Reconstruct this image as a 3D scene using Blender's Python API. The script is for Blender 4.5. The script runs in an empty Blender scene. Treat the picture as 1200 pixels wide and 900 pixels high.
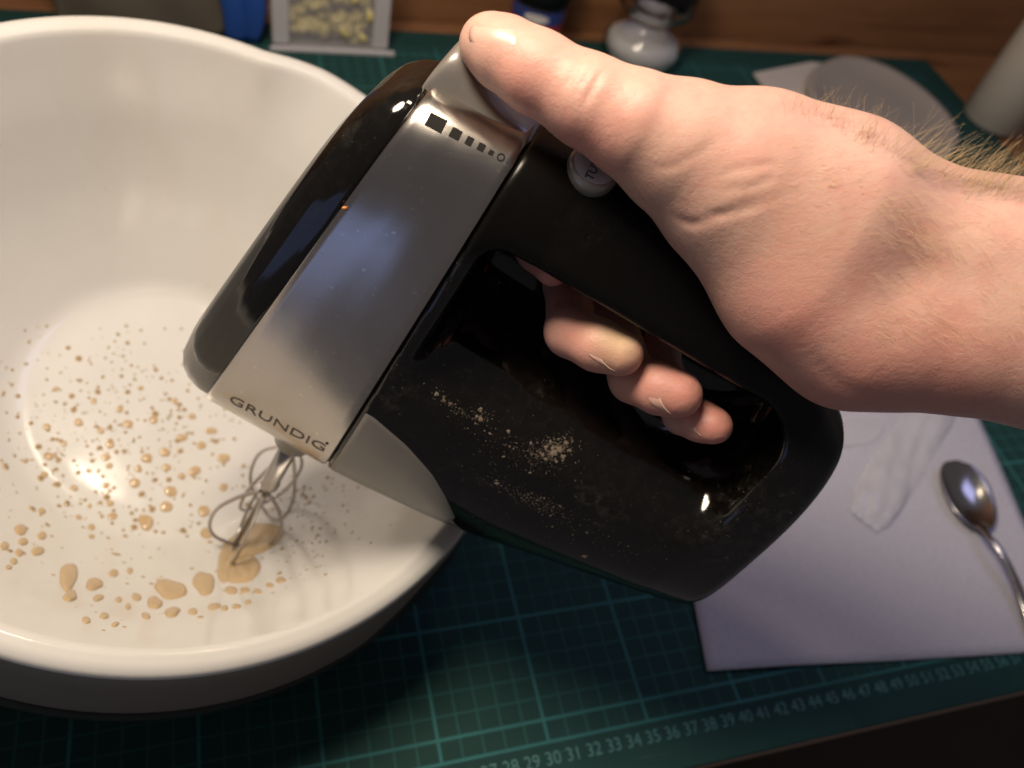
import bpy, bmesh, math, random
import numpy as np
from mathutils import Vector
from mathutils.bvhtree import BVHTree

random.seed(7)
rng = np.random.default_rng(7)
scene = bpy.context.scene
S = 0.01                                    # all lengths below are centimetres
col = scene.collection

# ------------------------------------------------------------------ camera
CAM = np.array([18.6489, -7.8431, 38.5464])
R = np.array([[0.95426331, -0.23060104, 0.19027531],
              [0.07031059, 0.79169297, 0.60685967],
              [-0.29058209, -0.56572555, 0.77169725]])
FPX = 960.0
cd = bpy.data.cameras.new('camera')
cam = bpy.data.objects.new('camera', cd)
col.objects.link(cam)
from mathutils import Matrix
cam.matrix_world = Matrix([[*R.T[0], CAM[0]*S], [*R.T[1], CAM[1]*S], [*R.T[2], CAM[2]*S], [0, 0, 0, 1]])
cd.sensor_width = 36
cd.lens = FPX/1200*36
cd.clip_start = 0.01
cd.clip_end = 50
cd.dof.use_dof = True
cd.dof.focus_distance = 0.235
cd.dof.aperture_fstop = 10
scene.camera = cam

# ------------------------------------------------------------------ light
world = bpy.data.worlds.new('World')
scene.world = world
world.use_nodes = True
world.node_tree.nodes['Background'].inputs[0].default_value = (1.0, 0.91, 0.93, 1)
world.node_tree.nodes['Background'].inputs[1].default_value = 0.10

def lamp(name, kind, loc, power, color, size=0.05, target=None, size_y=None):
    l = bpy.data.lights.new(name, kind)
    o = bpy.data.objects.new(name, l)
    col.objects.link(o)
    o.location = [v*S for v in loc]
    l.energy = power
    l.color = color
    if kind == 'POINT':
        l.shadow_soft_size = size
    else:
        l.size = size
        if size_y:
            l.shape = 'RECTANGLE'
            l.size_y = size_y
        d = Vector(target) - Vector(loc)
        o.rotation_euler = d.to_track_quat('-Z', 'Y').to_euler()
    return o

lamp('ceiling_bulb', 'POINT', (12, 14.5, 60), 13.5, (1.0, 0.845, 0.665), 0.085)
lamp('second_bulb', 'POINT', (26, 18, 66), 1.7, (1.0, 0.83, 0.62), 0.02)
lamp('band_fill', 'POINT', (47, 37, 71), 0.8, (1.0, 0.83, 0.62), 0.04)  # unseen fill lamp added to brighten the top strip of the steel band
lamp('cool_screen', 'AREA', (-30, -25, 6), 0.10, (0.33, 0.48, 1.0), 0.34, (21, 9, 21), 0.17)
lamp('cool_fill', 'AREA', (78, 22, 76), 0.85, (0.50, 0.52, 1.0), 0.40, (50, 5, 0), 0.30)  # bluish fill light added to tint the shaded paper towel lavender

vs = scene.view_settings
vs.view_transform = 'Standard'
vs.look = 'None'
vs.exposure = 0.0
vs.gamma = 1.0
vs.use_curve_mapping = False

# ------------------------------------------------------------------ helpers
def ray(px, py):
    return np.array([(px-600)/FPX, -(py-450)/FPX, -1.0]) @ R

def pxd(px, py, depth):
    return CAM + depth*ray(px, py)

def pxz(px, py, z=0.0):
    d = ray(px, py)
    return CAM + (z-CAM[2])/d[2]*d

def project(P):
    Y = (np.atleast_2d(P)-CAM) @ R.T
    return np.stack([600+FPX*Y[:, 0]/-Y[:, 2], 450-FPX*Y[:, 1]/-Y[:, 2]], 1)

ORG = {}

def thing(name, label, cat, loc=(0, 0, 0), group=None):
    o = bpy.data.objects.new(name, None)
    col.objects.link(o)
    o.empty_display_size = 0.02
    o.location = [v*S for v in loc]
    ORG[o.name] = np.array(loc, float)
    o['label'] = label
    o['category'] = cat
    if group:
        o['group'] = group
    return o

def tag(o, label=None, cat=None, group=None, kind=None):
    if label: o['label'] = label
    if cat: o['category'] = cat
    if group: o['group'] = group
    if kind: o['kind'] = kind
    return o

def mk(name, V, F, mat, parent=None, smooth=True, origin=None):
    """world-space (cm) vertices and faces -> one mesh object"""
    V = np.asarray(V, float)
    if parent is not None:
        og = ORG[parent.name]
    elif origin is not None:
        og = np.array(origin, float)
    else:
        og = np.array([(V[:, 0].min()+V[:, 0].max())/2, (V[:, 1].min()+V[:, 1].max())/2, V[:, 2].min()])
    me = bpy.data.meshes.new(name)
    me.from_pydata(((V-og)*S).tolist(), [], [list(map(int, f)) for f in F])
    me.update()
    if smooth:
        me.polygons.foreach_set('use_smooth', [True]*len(me.polygons))
    o = bpy.data.objects.new(name, me)
    col.objects.link(o)
    if isinstance(mat, (list, tuple)):
        for m in mat: me.materials.append(m)
    elif mat:
        me.materials.append(mat)
    if parent is not None:
        o.parent = parent
        ORG[o.name] = og
    else:
        o.location = og*S
        ORG[o.name] = og
    return o

def fix_normals(o):
    bm = bmesh.new(); bm.from_mesh(o.data)
    bmesh.ops.recalc_face_normals(bm, faces=bm.faces)
    bm.to_mesh(o.data); bm.free()
    return o

def bevel(o, w, seg=2, angle=40):
    m = o.modifiers.new('bevel', 'BEVEL')
    m.width = w*S; m.segments = seg; m.limit_method = 'ANGLE'; m.angle_limit = math.radians(angle)
    return o

def solid(o, t, offset=-1):
    m = o.modifiers.new('solid', 'SOLIDIFY')
    m.thickness = t*S; m.offset = offset
    return o

def subsurf(o, n=1):
    m = o.modifiers.new('sub', 'SUBSURF'); m.levels = n; m.render_levels = n
    return o

def grid_faces(nu, nv, wrap_u=False, wrap_v=False):
    F = []
    for i in range(nu if wrap_u else nu-1):
        for j in range(nv if wrap_v else nv-1):
            a = i*nv+j; b = ((i+1) % nu)*nv+j
            c_ = ((i+1) % nu)*nv+(j+1) % nv; d = i*nv+(j+1) % nv
            F.append((a, b, c_, d))
    return F

def box(lo, hi):
    x0, y0, z0 = lo; x1, y1, z1 = hi
    V = [(x0, y0, z0), (x1, y0, z0), (x1, y1, z0), (x0, y1, z0), (x0, y0, z1), (x1, y0, z1), (x1, y1, z1), (x0, y1, z1)]
    F = [(0, 3, 2, 1), (4, 5, 6, 7), (0, 1, 5, 4), (1, 2, 6, 5), (2, 3, 7, 6), (3, 0, 4, 7)]
    return V, F

def lathe(prof, center, n=48, axes=None, close=False):
    """prof: list of (r, h); axes rows u, v, w"""
    if axes is None: axes = np.eye(3)
    a = np.linspace(0, 2*np.pi, n, endpoint=False)
    V = []
    for r, h in prof:
        V.append(np.array(center)+r*(np.cos(a)[:, None]*axes[0]+np.sin(a)[:, None]*axes[1])+h*axes[2])
    V = np.concatenate(V)
    F = []
    m = len(prof)
    for i in range(m-1):
        for j in range(n):
            F.append((i*n+j, i*n+(j+1) % n, (i+1)*n+(j+1) % n, (i+1)*n+j))
    if close:
        F.append(tuple(range(n))[::-1]); F.append(tuple((m-1)*n+j for j in range(n)))
    return V, F

def tube(pts, rad, n=10, closed=False, caps=True):
    P = np.array(pts, float); m = len(P)
    rad = np.broadcast_to(np.array(rad, float), (m,))
    if closed:
        T = np.roll(P, -1, 0)-np.roll(P, 1, 0)
    else:
        T = np.gradient(P, axis=0)
    T /= np.linalg.norm(T, axis=1)[:, None]+1e-12
    up = np.array([0, 0, 1.0]) if abs(T[0][2]) < .9 else np.array([1.0, 0, 0])
    u = np.cross(T[0], up); u /= np.linalg.norm(u)
    V = []
    a = np.linspace(0, 2*np.pi, n, endpoint=False)
    for i in range(m):
        u = u-T[i]*(u@T[i]); u /= np.linalg.norm(u)
        v = np.cross(T[i], u)
        V.append(P[i]+rad[i]*(np.cos(a)[:, None]*u+np.sin(a)[:, None]*v))
    V = np.concatenate(V)
    F = grid_faces(m, n, wrap_u=closed, wrap_v=True)
    if caps and not closed:
        F.append(tuple(range(n))[::-1]); F.append(tuple((m-1)*n+j for j in range(n)))
    return V, F

def join(parts):
    V = []; F = []; k = 0
    for v, f in parts:
        v = np.asarray(v, float)
        V.append(v); F += [tuple(i+k for i in q) for q in f]; k += len(v)
    return np.concatenate(V), F

def catmull(P, n):
    P = np.array(P, float)
    Q = np.vstack([2*P[0]-P[1], P, 2*P[-1]-P[-2]])
    out = []
    for i in range(len(P)-1):
        p0, p1, p2, p3 = Q[i:i+4]
        for t in np.linspace(0, 1, n, endpoint=False):
            out.append(.5*((2*p1)+(-p0+p2)*t+(2*p0-5*p1+4*p2-p3)*t*t+(-p0+3*p1-3*p2+p3)*t**3))
    out.append(P[-1])
    return np.array(out)

def text_mesh(s, size):
    cu = bpy.data.curves.new('tmp_text', 'FONT')
    cu.body = s; cu.size = size; cu.align_x = 'CENTER'; cu.align_y = 'CENTER'
    cu.resolution_u = 3
    o = bpy.data.objects.new('tmp_text', cu); col.objects.link(o)
    dg = bpy.context.evaluated_depsgraph_get()
    me = o.evaluated_get(dg).to_mesh()
    V = np.array([v.co[:2] for v in me.vertices]); F = [tuple(p.vertices) for p in me.polygons]
    o.evaluated_get(dg).to_mesh_clear()
    bpy.data.objects.remove(o); bpy.data.curves.remove(cu)
    return V, F

def surface_nets(fn, lo, hi, h, coarse=4):
    lo = np.array(lo, float)
    n = np.ceil((np.array(hi)-lo)/h/coarse).astype(int)*coarse+1
    cg = [lo[i]+np.arange((n[i]-1)//coarse+1)*h*coarse for i in range(3)]
    C = np.stack(np.meshgrid(*cg, indexing='ij'), -1)
    Fc = fn(C.reshape(-1, 3)).reshape(C.shape[:3])
    Fv = np.repeat(np.repeat(np.repeat(Fc, coarse, 0), coarse, 1), coarse, 2)[:n[0], :n[1], :n[2]].astype(np.float64)
    near = np.abs(Fv) < h*coarse*2.4
    idx = np.argwhere(near)
    Fv[near] = fn(lo+idx*h)
    s = Fv < 0
    cnt = np.zeros(np.array(s.shape)-1, int)
    for dx in (0, 1):
        for dy in (0, 1):
            for dz in (0, 1):
                cnt += s[dx:dx+cnt.shape[0], dy:dy+cnt.shape[1], dz:dz+cnt.shape[2]]
    act = (cnt > 0) & (cnt < 8)
    ci = np.argwhere(act)
    vid = -np.ones(act.shape, int); vid[act] = np.arange(len(ci))
    acc = np.zeros((len(ci), 3)); num = np.zeros(len(ci))
    corners = [(a, b, c_) for a in (0, 1) for b in (0, 1) for c_ in (0, 1)]
    for p in corners:
        for ax in range(3):
            if p[ax] == 0:
                q = list(p); q[ax] = 1
                fa = Fv[tuple((ci+p).T)]; fb = Fv[tuple((ci+q).T)]
                m = (fa < 0) != (fb < 0)
                t = fa[m]/(fa[m]-fb[m])
                pt = np.array(p, float)[None].repeat(m.sum(), 0); pt[:, ax] += t
                acc[m] += pt; num[m] += 1
    V = lo+(ci+acc/num[:, None])*h
    F = []
    for ax in range(3):
        sl0 = [slice(None)]*3; sl1 = [slice(None)]*3
        sl0[ax] = slice(0, -1); sl1[ax] = slice(1, None)
        cr = s[tuple(sl0)] != s[tuple(sl1)]
        e = np.argwhere(cr)
        b, c_ = [(1, 2), (2, 0), (0, 1)][ax]
        ok = (e[:, b] > 0) & (e[:, c_] > 0) & (e[:, b] < s.shape[b]-1) & (e[:, c_] < s.shape[c_]-1)
        e = e[ok]
        def at(db, dc):
            k = e.copy(); k[:, b] += db; k[:, c_] += dc
            return vid[tuple(k.T)]
        q = np.stack([at(-1, -1), at(0, -1), at(0, 0), at(-1, 0)], 1)
        inside = s[tuple(e.T)]
        q[~inside] = q[~inside][:, ::-1]
        F.append(q)
    F = np.concatenate(F)
    for _ in range(2):
        eps = h*.25
        f0 = fn(V)
        g = np.stack([(fn(V+d)-fn(V-d))/(2*eps) for d in np.eye(3)*eps], 1)
        step = f0/(np.sum(g*g, 1)+1e-6)
        V = V-np.clip(step, -h, h)[:, None]*g
    return V, F

def bvh(V, F):
    return BVHTree.FromPolygons([Vector(v) for v in V], [tuple(map(int, f)) for f in F])

def cast(tree, px, py, off=0.0):
    d = ray(px, py)
    loc, nrm, i, dist = tree.ray_cast(Vector(CAM), Vector(d/np.linalg.norm(d)))
    if loc is None: return None, None
    n = np.array(nrm)
    if n@d > 0: n = -n
    return np.array(loc)+off*n, n

# ------------------------------------------------------------------ materials
class NT:
    def __init__(self, name):
        self.m = bpy.data.materials.new(name); self.m.use_nodes = True
        self.t = self.m.node_tree; self.b = self.t.nodes['Principled BSDF']
    def n(self, typ, **kw):
        x = self.t.nodes.new(typ)
        for k, v in kw.items():
            if k in x.bl_rna.properties.keys(): setattr(x, k, v)
            else: x.inputs[k].default_value = v
        return x
    def l(self, a, b): self.t.links.new(a, b)
    def set(self, **kw):
        for k, v in kw.items(): self.b.inputs[k.replace('_', ' ')].default_value = v
        return self
    def coords(self, scale=(1, 1, 1), kind='Object'):
        tc = self.n('ShaderNodeTexCoord'); mp = self.n('ShaderNodeMapping')
        mp.inputs['Scale'].default_value = scale
        self.l(tc.outputs[kind], mp.inputs[0])
        return mp.outputs[0]
    def noise(self, scale, detail=4, rough=.55, vec=None):
        x = self.n('ShaderNodeTexNoise'); x.inputs['Scale'].default_value = scale
        x.inputs['Detail'].default_value = detail; x.inputs['Roughness'].default_value = rough
        self.l(vec if vec is not None else self.coords(), x.inputs['Vector'])
        return x.outputs['Fac']
    def ramp(self, fac, stops):
        x = self.n('ShaderNodeValToRGB'); e = x.color_ramp.elements
        while len(e) < len(stops): e.new(.5)
        for i, (p, c_) in enumerate(stops):
            e[i].position = p; e[i].color = (*c_, 1) if len(c_) == 3 else c_
        self.l(fac, x.inputs[0]); return x.outputs[0]
    def mix(self, fac, a, b, mode='MIX'):
        x = self.n('ShaderNodeMix', data_type='RGBA', blend_type=mode)
        for s, v in ((x.inputs[0], fac), (x.inputs[6], a), (x.inputs[7], b)):
            if isinstance(v, (int, float)): s.default_value = v
            elif isinstance(v, tuple): s.default_value = (*v, 1)
            else: self.l(v, s)
        return x.outputs[2]
    def math(self, op, a, b=0.0, c_=None):
        x = self.n('ShaderNodeMath', operation=op)
        for s, v in zip(x.inputs, (a, b, c_)):
            if v is None: continue
            if isinstance(v, (int, float)): s.default_value = v
            else: self.l(v, s)
        return x.outputs[0]
    def bump(self, h, strength=.2, dist=.001, prev=None):
        x = self.n('ShaderNodeBump'); x.inputs['Strength'].default_value = strength
        x.inputs['Distance'].default_value = dist
        self.l(h, x.inputs['Height'])
        if prev is not None: self.l(prev, x.inputs['Normal'])
        return x.outputs[0]

def simple(name, color, rough=.5, metal=0.0, spec=.5, var=.12, bump=0.0, scale=120):
    t = NT(name)
    n = t.noise(scale)
    t.l(t.mix(n, tuple(c_*(1-var) for c_ in color), tuple(min(1, c_*(1+var)) for c_ in color)), t.b.inputs['Base Color'])
    t.set(Metallic=metal, Roughness=rough); t.b.inputs['Specular IOR Level'].default_value = spec
    if bump: t.l(t.bump(n, bump), t.b.inputs['Normal'])
    return t.m

def mat_wood():
    t = NT('pine_wood')
    v = t.coords((2.2, 26, 26)); n = t.noise(3.0, 6, .6, v)
    kn = t.noise(5.5, 3, .5, t.coords((1.5, 3, 3)))
    c1 = t.ramp(n, [(.3, (.14, .06, .025)), (.55, (.21, .098, .042)), (.75, (.155, .065, .027))])
    c2 = t.mix(t.ramp(kn, [(.63, (0, 0, 0)), (.74, (1, 1, 1))]), c1, (.085, .03, .013))
    t.l(c2, t.b.inputs['Base Color']); t.set(Roughness=.5)
    t.l(t.bump(n, .15), t.b.inputs['Normal'])
    return t.m

def mat_cutting():
    t = NT('cutting_mat_vinyl')
    tc = t.n('ShaderNodeTexCoord'); sp = t.n('ShaderNodeSeparateXYZ'); t.l(tc.outputs['Object'], sp.inputs[0])
    x = t.math('MULTIPLY', sp.outputs[0], 100.0); y = t.math('MULTIPLY', sp.outputs[1], 100.0)
    def line(co, period, off, w):
        d = t.math('PINGPONG', t.math('ADD', co, off), period/2)       # 0 on the line
        m = t.n('ShaderNodeMapRange'); t.l(d, m.inputs[0])
        m.inputs[1].default_value = w*.7; m.inputs[2].default_value = w*1.3
        m.inputs[3].default_value = 1; m.inputs[4].default_value = 0
        return m.outputs[0]
    inb = t.math('MULTIPLY', t.math('GREATER_THAN', y, -.06), t.math('LESS_THAN', y, 57.06))
    inb = t.math('MULTIPLY', inb, t.math('MULTIPLY', t.math('GREATER_THAN', x, .94), t.math('LESS_THAN', x, 87.06)))
    thin = t.math('MAXIMUM', line(x, 1.0, 100, .045), line(y, 1.0, 100, .045))
    bold = t.math('MAXIMUM', line(x, 5.0, 100, .07), line(y, 5.0, 99, .07))
    base = t.math('LESS_THAN', t.math('ABSOLUTE', y), .08)
    bold = t.math('MAXIMUM', bold, base)
    wear = t.ramp(t.noise(14, 4), [(.3, (.45, .45, .45)), (.7, (1, 1, 1))])
    lines = t.math('MAXIMUM', t.math('MULTIPLY', thin, .26), t.math('MULTIPLY', bold, .62))
    lines = t.math('MULTIPLY', t.math('MULTIPLY', lines, inb), wear)
    n = t.noise(60, 6, .65)
    bc = t.mix(n, (.0085, .035, .0325), (.0155, .050, .047))
    sc1 = t.ramp(t.noise(5, 3, .5, t.coords((2.5, 140, 1))), [(.685, (0, 0, 0)), (.71, (1, 1, 1))])
    mp2 = t.coords((150, 3.0, 1)); sc2 = t.ramp(t.noise(5, 3, .5, mp2), [(.70, (0, 0, 0)), (.72, (1, 1, 1))])
    bc = t.mix(t.math('MULTIPLY', t.math('MAXIMUM', sc1, sc2), .35), bc, (.05, .11, .105))
    t.l(t.mix(lines, bc, (.05, .23, .24)), t.b.inputs['Base Color'])
    t.set(Roughness=.7); t.b.inputs['Specular IOR Level'].default_value = .12
    t.l(t.bump(t.noise(900, 2), .12, .0004), t.b.inputs['Normal'])
    return t.m

def mat_bowl():
    t = NT('white_melamine')
    n = t.noise(30, 5)
    c0 = t.mix(n, (.555, .545, .525), (.60, .59, .57))
    st = t.ramp(t.noise(16, 6, .65, t.coords((1, 1, .35))), [(.56, (0, 0, 0)), (.74, (1, 1, 1))])
    fl_ = t.ramp(t.noise(240, 3, .6), [(.66, (0, 0, 0)), (.72, (1, 1, 1))])
    c0 = t.mix(t.math('MULTIPLY', st, .22), c0, (.50, .44, .34))
    t.l(t.mix(t.math('MULTIPLY', t.math('MULTIPLY', fl_, st), .5), c0, (.42, .33, .22)), t.b.inputs['Base Color'])
    t.set(Roughness=.2); t.b.inputs['Specular IOR Level'].default_value = .55
    sm = t.ramp(t.noise(55, 5, .6), [(.4, (.09, .09, .09)), (.65, (.17, .17, .17))])
    t.l(sm, t.b.inputs['Roughness'])
    return t.m

def mat_black_gloss(name='black_gloss_plastic', dust=.5, rough=.06):
    t = NT(name)
    sp = t.math('GREATER_THAN', t.noise(900, 2, .5), .70)
    patch = t.ramp(t.noise(38, 5, .7), [(.52, (0, 0, 0)), (.68, (1, 1, 1))])
    film = t.ramp(t.noise(260, 4, .7), [(.45, (0, 0, 0)), (.8, (1, 1, 1))])
    d = t.math('ADD', t.math('MULTIPLY', sp, .5), t.math('MULTIPLY', film, .18))
    d = t.math('MULTIPLY', t.math('MULTIPLY', d, t.math('ADD', patch, .12)), dust)
    if name == 'black_gloss_plastic':
        d = t.math('MULTIPLY', d, t.math('SUBTRACT', 1.0, t.math('MULTIPLY', t.n('ShaderNodeAttribute', attribute_name='soft_touch').outputs['Fac'], .85)))
    t.l(t.mix(d, (.004, .0035, .003), (.42, .37, .31)), t.b.inputs['Base Color'])
    r = t.math('ADD', t.math('MULTIPLY', t.noise(70, 4), .10), rough-.03)
    t.l(t.math('ADD', r, t.math('MULTIPLY', d, .5)), t.b.inputs['Roughness'])
    if name == 'black_gloss_plastic':
        # soft-touch coating on the grip: rougher and less reflective
        sa = t.n('ShaderNodeAttribute', attribute_name='soft_touch').outputs['Fac']
        rr_ = t.b.inputs['Roughness'].links[0].from_socket
        t.l(t.math('ADD', rr_, t.math('MULTIPLY', sa, .20)), t.b.inputs['Roughness'])
        t.l(t.math('SUBTRACT', .5, t.math('MULTIPLY', sa, .28)), t.b.inputs['Specular IOR Level'])
    return t.m

def mat_steel():
    t = NT('brushed_steel')
    v = t.coords((8, 8, 500)); n = t.noise(3, 5, .6, v)
    sp = t.math('GREATER_THAN', t.noise(620, 2, .5), .715)
    smear = t.ramp(t.noise(28, 5, .65), [(.35, (0, 0, 0)), (.75, (1, 1, 1))])
    t.l(t.mix(t.math('MULTIPLY', sp, .6), (.47, .44, .41), (.75, .7, .62)), t.b.inputs['Base Color'])
    t.set(Metallic=1.0)
    t.l(t.math('ADD', t.math('MULTIPLY', smear, .08), t.math('ADD', t.math('MULTIPLY', n, .05), .18)), t.b.inputs['Roughness'])
    t.l(t.bump(n, .02, .0002), t.b.inputs['Normal'])
    return t.m

def mat_skin():
    t = NT('skin')
    big = t.noise(22, 5, .6); mid = t.noise(90, 4, .6); fine = t.noise(520, 3, .6)
    c1 = t.mix(t.ramp(big, [(.35, (0, 0, 0)), (.65, (1, 1, 1))]), (.52, .315, .25), (.58, .38, .31))
    c1 = t.mix(t.math('MULTIPLY', t.ramp(mid, [(.42, (0, 0, 0)), (.66, (1, 1, 1))]), .60), c1, (.50, .245, .20))
    fr = t.ramp(t.noise(230, 2, .5), [(.70, (0, 0, 0)), (.78, (1, 1, 1))])
    c1 = t.mix(t.math('MULTIPLY', fr, .35), c1, (.40, .22, .13))
    at = t.n('ShaderNodeAttribute', attribute_name='flush')
    c1 = t.mix(at.outputs['Fac'], c1, (.62, .23, .19))
    at2 = t.n('ShaderNodeAttribute', attribute_name='pressed')
    c1 = t.mix(t.math('MULTIPLY', at2.outputs['Fac'], .8), c1, (.66, .47, .26))
    t.l(c1, t.b.inputs['Base Color'])
    t.set(Roughness=.48)
    t.b.inputs['Specular IOR Level'].default_value = .4
    t.b.inputs['Subsurface Weight'].default_value = .35
    t.b.inputs['Subsurface Radius'].default_value = (1.0, .35, .2)
    t.b.inputs['Subsurface Scale'].default_value = .004
    vo = t.n('ShaderNodeTexVoronoi', feature='DISTANCE_TO_EDGE'); vo.inputs['Scale'].default_value = 620
    t.l(t.coords((1, 1.6, 1)), vo.inputs['Vector'])
    cells = t.math('MINIMUM', vo.outputs['Distance'], .12)
    wr = t.noise(150, 5, .6, t.coords((1.0, 2.6, 2.0)))
    b1 = t.bump(wr, .14, .0012)
    b2 = t.bump(cells, .22, .0012, b1)
    t.l(t.bump(fine, .10, .0006, b2), t.b.inputs['Normal'])
    return t.m

def mat_glass(name, color=(1, 1, 1), rough=.03, ior=1.45):
    t = NT(name)
    n = t.noise(40)
    t.l(t.mix(n, tuple(c_*.96 for c_ in color), color), t.b.inputs['Base Color'])
    t.set(Roughness=rough, IOR=ior); t.b.inputs['Transmission Weight'].default_value = 1.0
    return t.m

def mat_batter():
    t = NT('batter')
    n = t.noise(140, 4)
    t.l(t.mix(n, (.50, .345, .175), (.59, .44, .255)), t.b.inputs['Base Color'])
    t.set(Roughness=.1, Alpha=.76)
    t.b.inputs['Subsurface Weight'].default_value = .25
    t.b.inputs['Subsurface Radius'].default_value = (1, .7, .4)
    t.b.inputs['Subsurface Scale'].default_value = .002
    return t.m

def mat_clear(name, color, alpha=.5, rough=.25):
    t = NT(name)
    n = t.noise(60)
    t.l(t.mix(n, tuple(c_*.9 for c_ in color), color), t.b.inputs['Base Color'])
    t.set(Roughness=rough, Alpha=alpha)
    return t.m

M = dict(
    wood=mat_wood(), mat=mat_cutting(), bowl=mat_bowl(),
    black=mat_black_gloss(dust=.45), black_panel=mat_black_gloss('black_gloss_panel', .35, .06),
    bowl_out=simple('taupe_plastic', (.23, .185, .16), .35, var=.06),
    steel=mat_steel(), skin=mat_skin(), batter=mat_batter(),
    grey=simple('grey_soft_plastic', (.22, .205, .185), .38, spec=.4, var=.05),
    fin=simple('satin_grey_plastic', (.22, .205, .185), .38, metal=.25, var=.04),
    silver=simple('silver_plastic', (.33, .305, .28), .36, metal=.6, var=.05),
    chrome=simple('chrome_steel', (.42, .40, .38), .2, metal=1, var=.05),
    print_ink=simple('mat_print', (.035, .14, .14), .6, var=.3, scale=300),
    ink=simple('black_ink', (.012, .011, .010), .7, spec=.1),
    logo=simple('etched_print', (.12, .105, .09), .6, spec=.2),
    rubber=simple('black_rubber', (.014, .013, .012), .6, spec=.3),
    button=simple('button_cap', (.44, .43, .47), .35, var=.04),
    paper=simple('paper_towel', (.43, .43, .50), .9, spec=.2, var=.10, bump=.7, scale=330),
    white=simple('white_card', (.48, .45, .42), .6, var=.05),
    lid=simple('lid_plastic', (.30, .275, .25), .45, var=.05),
    nail=simple('fingernail', (.60, .36, .295), .35, var=.04),
    nail_tip=simple('nail_edge', (.66, .49, .38), .3, var=.04),
    hair=simple('blond_hair', (.56, .41, .22), .35, var=.25, scale=400),
    floor=simple('dark_floor', (.03, .022, .015), .6, var=.4, scale=8),
    black_lid=simple('black_jar_lid', (.012, .011, .011), .4),
    blue=simple('blue_print', (.03, .05, .20), .4), red=simple('red_print', (.36, .03, .03), .4),
    label_white=simple('label_white', (.55, .52, .50), .5, var=.35, scale=150),
    salt=simple('white_powder', (.66, .66, .68), .9, var=.08, bump=.3, scale=800),
    glass=mat_glass('clear_glass', (.96, .96, .95)),
    tubplastic=mat_clear('clear_tub_plastic', (.60, .58, .60), .18, .15),
    rimplastic=mat_clear('milky_tub_plastic', (.52, .51, .53), .85, .3),
    food=simple('pale_yellow_food', (.52, .45, .18), .5, var=.35, scale=60),
    bag=simple('brown_grey_foil', (.115, .095, .075), .4, var=.25, scale=25),
    bagblue=simple('blue_foil', (.02, .07, .30), .4),
    sachet=mat_clear('translucent_film', (.70, .70, .76), .48, .25),
    crumb=simple('orange_crumb', (.50, .18, .04), .6),
    flour=simple('dry_batter_smear', (.14, .108, .08), .8, var=.3, scale=500),
)

# ------------------------------------------------------------------ setting
V, F = box((-60, -20, -76), (200, 110, -75)); tag(mk('floor', V, F, M['floor'], smooth=False), kind='structure')

# table of pine boards
table = thing('table', 'pine board table top under the green cutting mat', 'table', (40, 30, -4.3))
bx = 0
for i in range(5):
    y0 = -2.9+i*13.0
    V, F = box((-40, y0+.06+(.9 if i == 0 else 0), -4.3), (150, y0+12.94, -.35))
    bevel(mk('plank', V, F, M['wood'], table, smooth=False), .15, 2)
for lx in (-36, 146):
    for ly in (0, 58):
        V, F = box((lx-3, ly-2, -75), (lx+3, ly+4, -4.31))
        mk('leg', V, F, M['wood'], table, smooth=False)

# back wall of boards
wall = thing('board_wall', 'brown wooden board wall behind the cutting mat', 'wall', (40, 63, -4))
for i in range(5):
    z0 = -4+i*14
    V, F = box((-60, 62.6, z0+.12), (170, 65, z0+13.88))
    bevel(mk('plank', V, F, M['wood'], wall, smooth=False), .25, 2)

# cutting mat
V, F = box((-1.0, -2.35, -.32), (89.6, 59.7, 0.0))
cmat = mk('cutting_mat', V, F, M['mat'], smooth=False, origin=(0, 0, 0))
bevel(cmat, .08, 2)
tag(cmat, 'large dark green cutting mat with centimetre grid and ruler numbers', 'cutting mat')
parts = []
for k in range(2, 88):
    v, f = text_mesh(str(k), .82)
    parts.append((np.c_[v[:, 0]*.95+k+.02, v[:, 1]-.72, np.full(len(v), .004)], f))
V, F = join(parts)
mk('ruler_numbers', V, F, M['print_ink'], cmat, smooth=False)

# ------------------------------------------------------------------ mixing bowl (tilted towards the user)
bn = np.array([.234, -.257, 1.0]); bn /= np.linalg.norm(bn)
bu = np.cross([0, 1, 0], bn); bu /= np.linalg.norm(bu); bv = np.cross(bn, bu)
BAX = np.stack([bu, bv, bn])
BC = np.array([16.42, 15.72, 13.6]); BR = 14.04
bowl = thing('mixing_bowl', 'white plastic mixing bowl spattered with batter under the mixer', 'bowl', (14, 18, 0))
def spout(a):
    # widened pouring lip on the far right
    d = (a-math.radians(SPOUT)+math.pi) % (2*math.pi)-math.pi
    return float(np.clip(1.35*math.cos(min(abs(d)/.36, 1)*math.pi/2), 0, 1))**.8 if abs(d) < .36 else 0.0
SPOUT = 57
inner = [(0, -11.3), (1.5, -11.3), (3, -11.3), (4.5, -11.29), (5.7, -11.25), (6.6, -11.0), (7.4, -10.3), (8.6, -8.9), (9.9, -7.0), (10.9, -5.1), (11.75, -3.2), (12.5, -1.6), (12.98, -.5), (13.14, -.17), (13.3, -.03), (13.6, 0.0)]
NB = 160
ang = np.linspace(0, 2*np.pi, NB, endpoint=False)
sp = np.array([spout(a) for a in ang])
def bowl_ring(r, h, k=0.0):
    rr = r+k*sp*.75
    hh = h-k*sp*.15
    return BC+rr[:, None]*(np.cos(ang)[:, None]*bu+np.sin(ang)[:, None]*bv)+hh[:, None]*bn
def bowl_prof(prof, kf):
    rings = [bowl_ring(np.full(NB, r), np.full(NB, h), kf(h)) for r, h in prof]
    return np.concatenate(rings), grid_faces(len(prof), NB, wrap_v=True)
kf = lambda h: float(np.clip((h+4.5)/4.5, 0, 1))**1.5
inner = [tuple(q) for q in catmull(inner, 5)]
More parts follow.
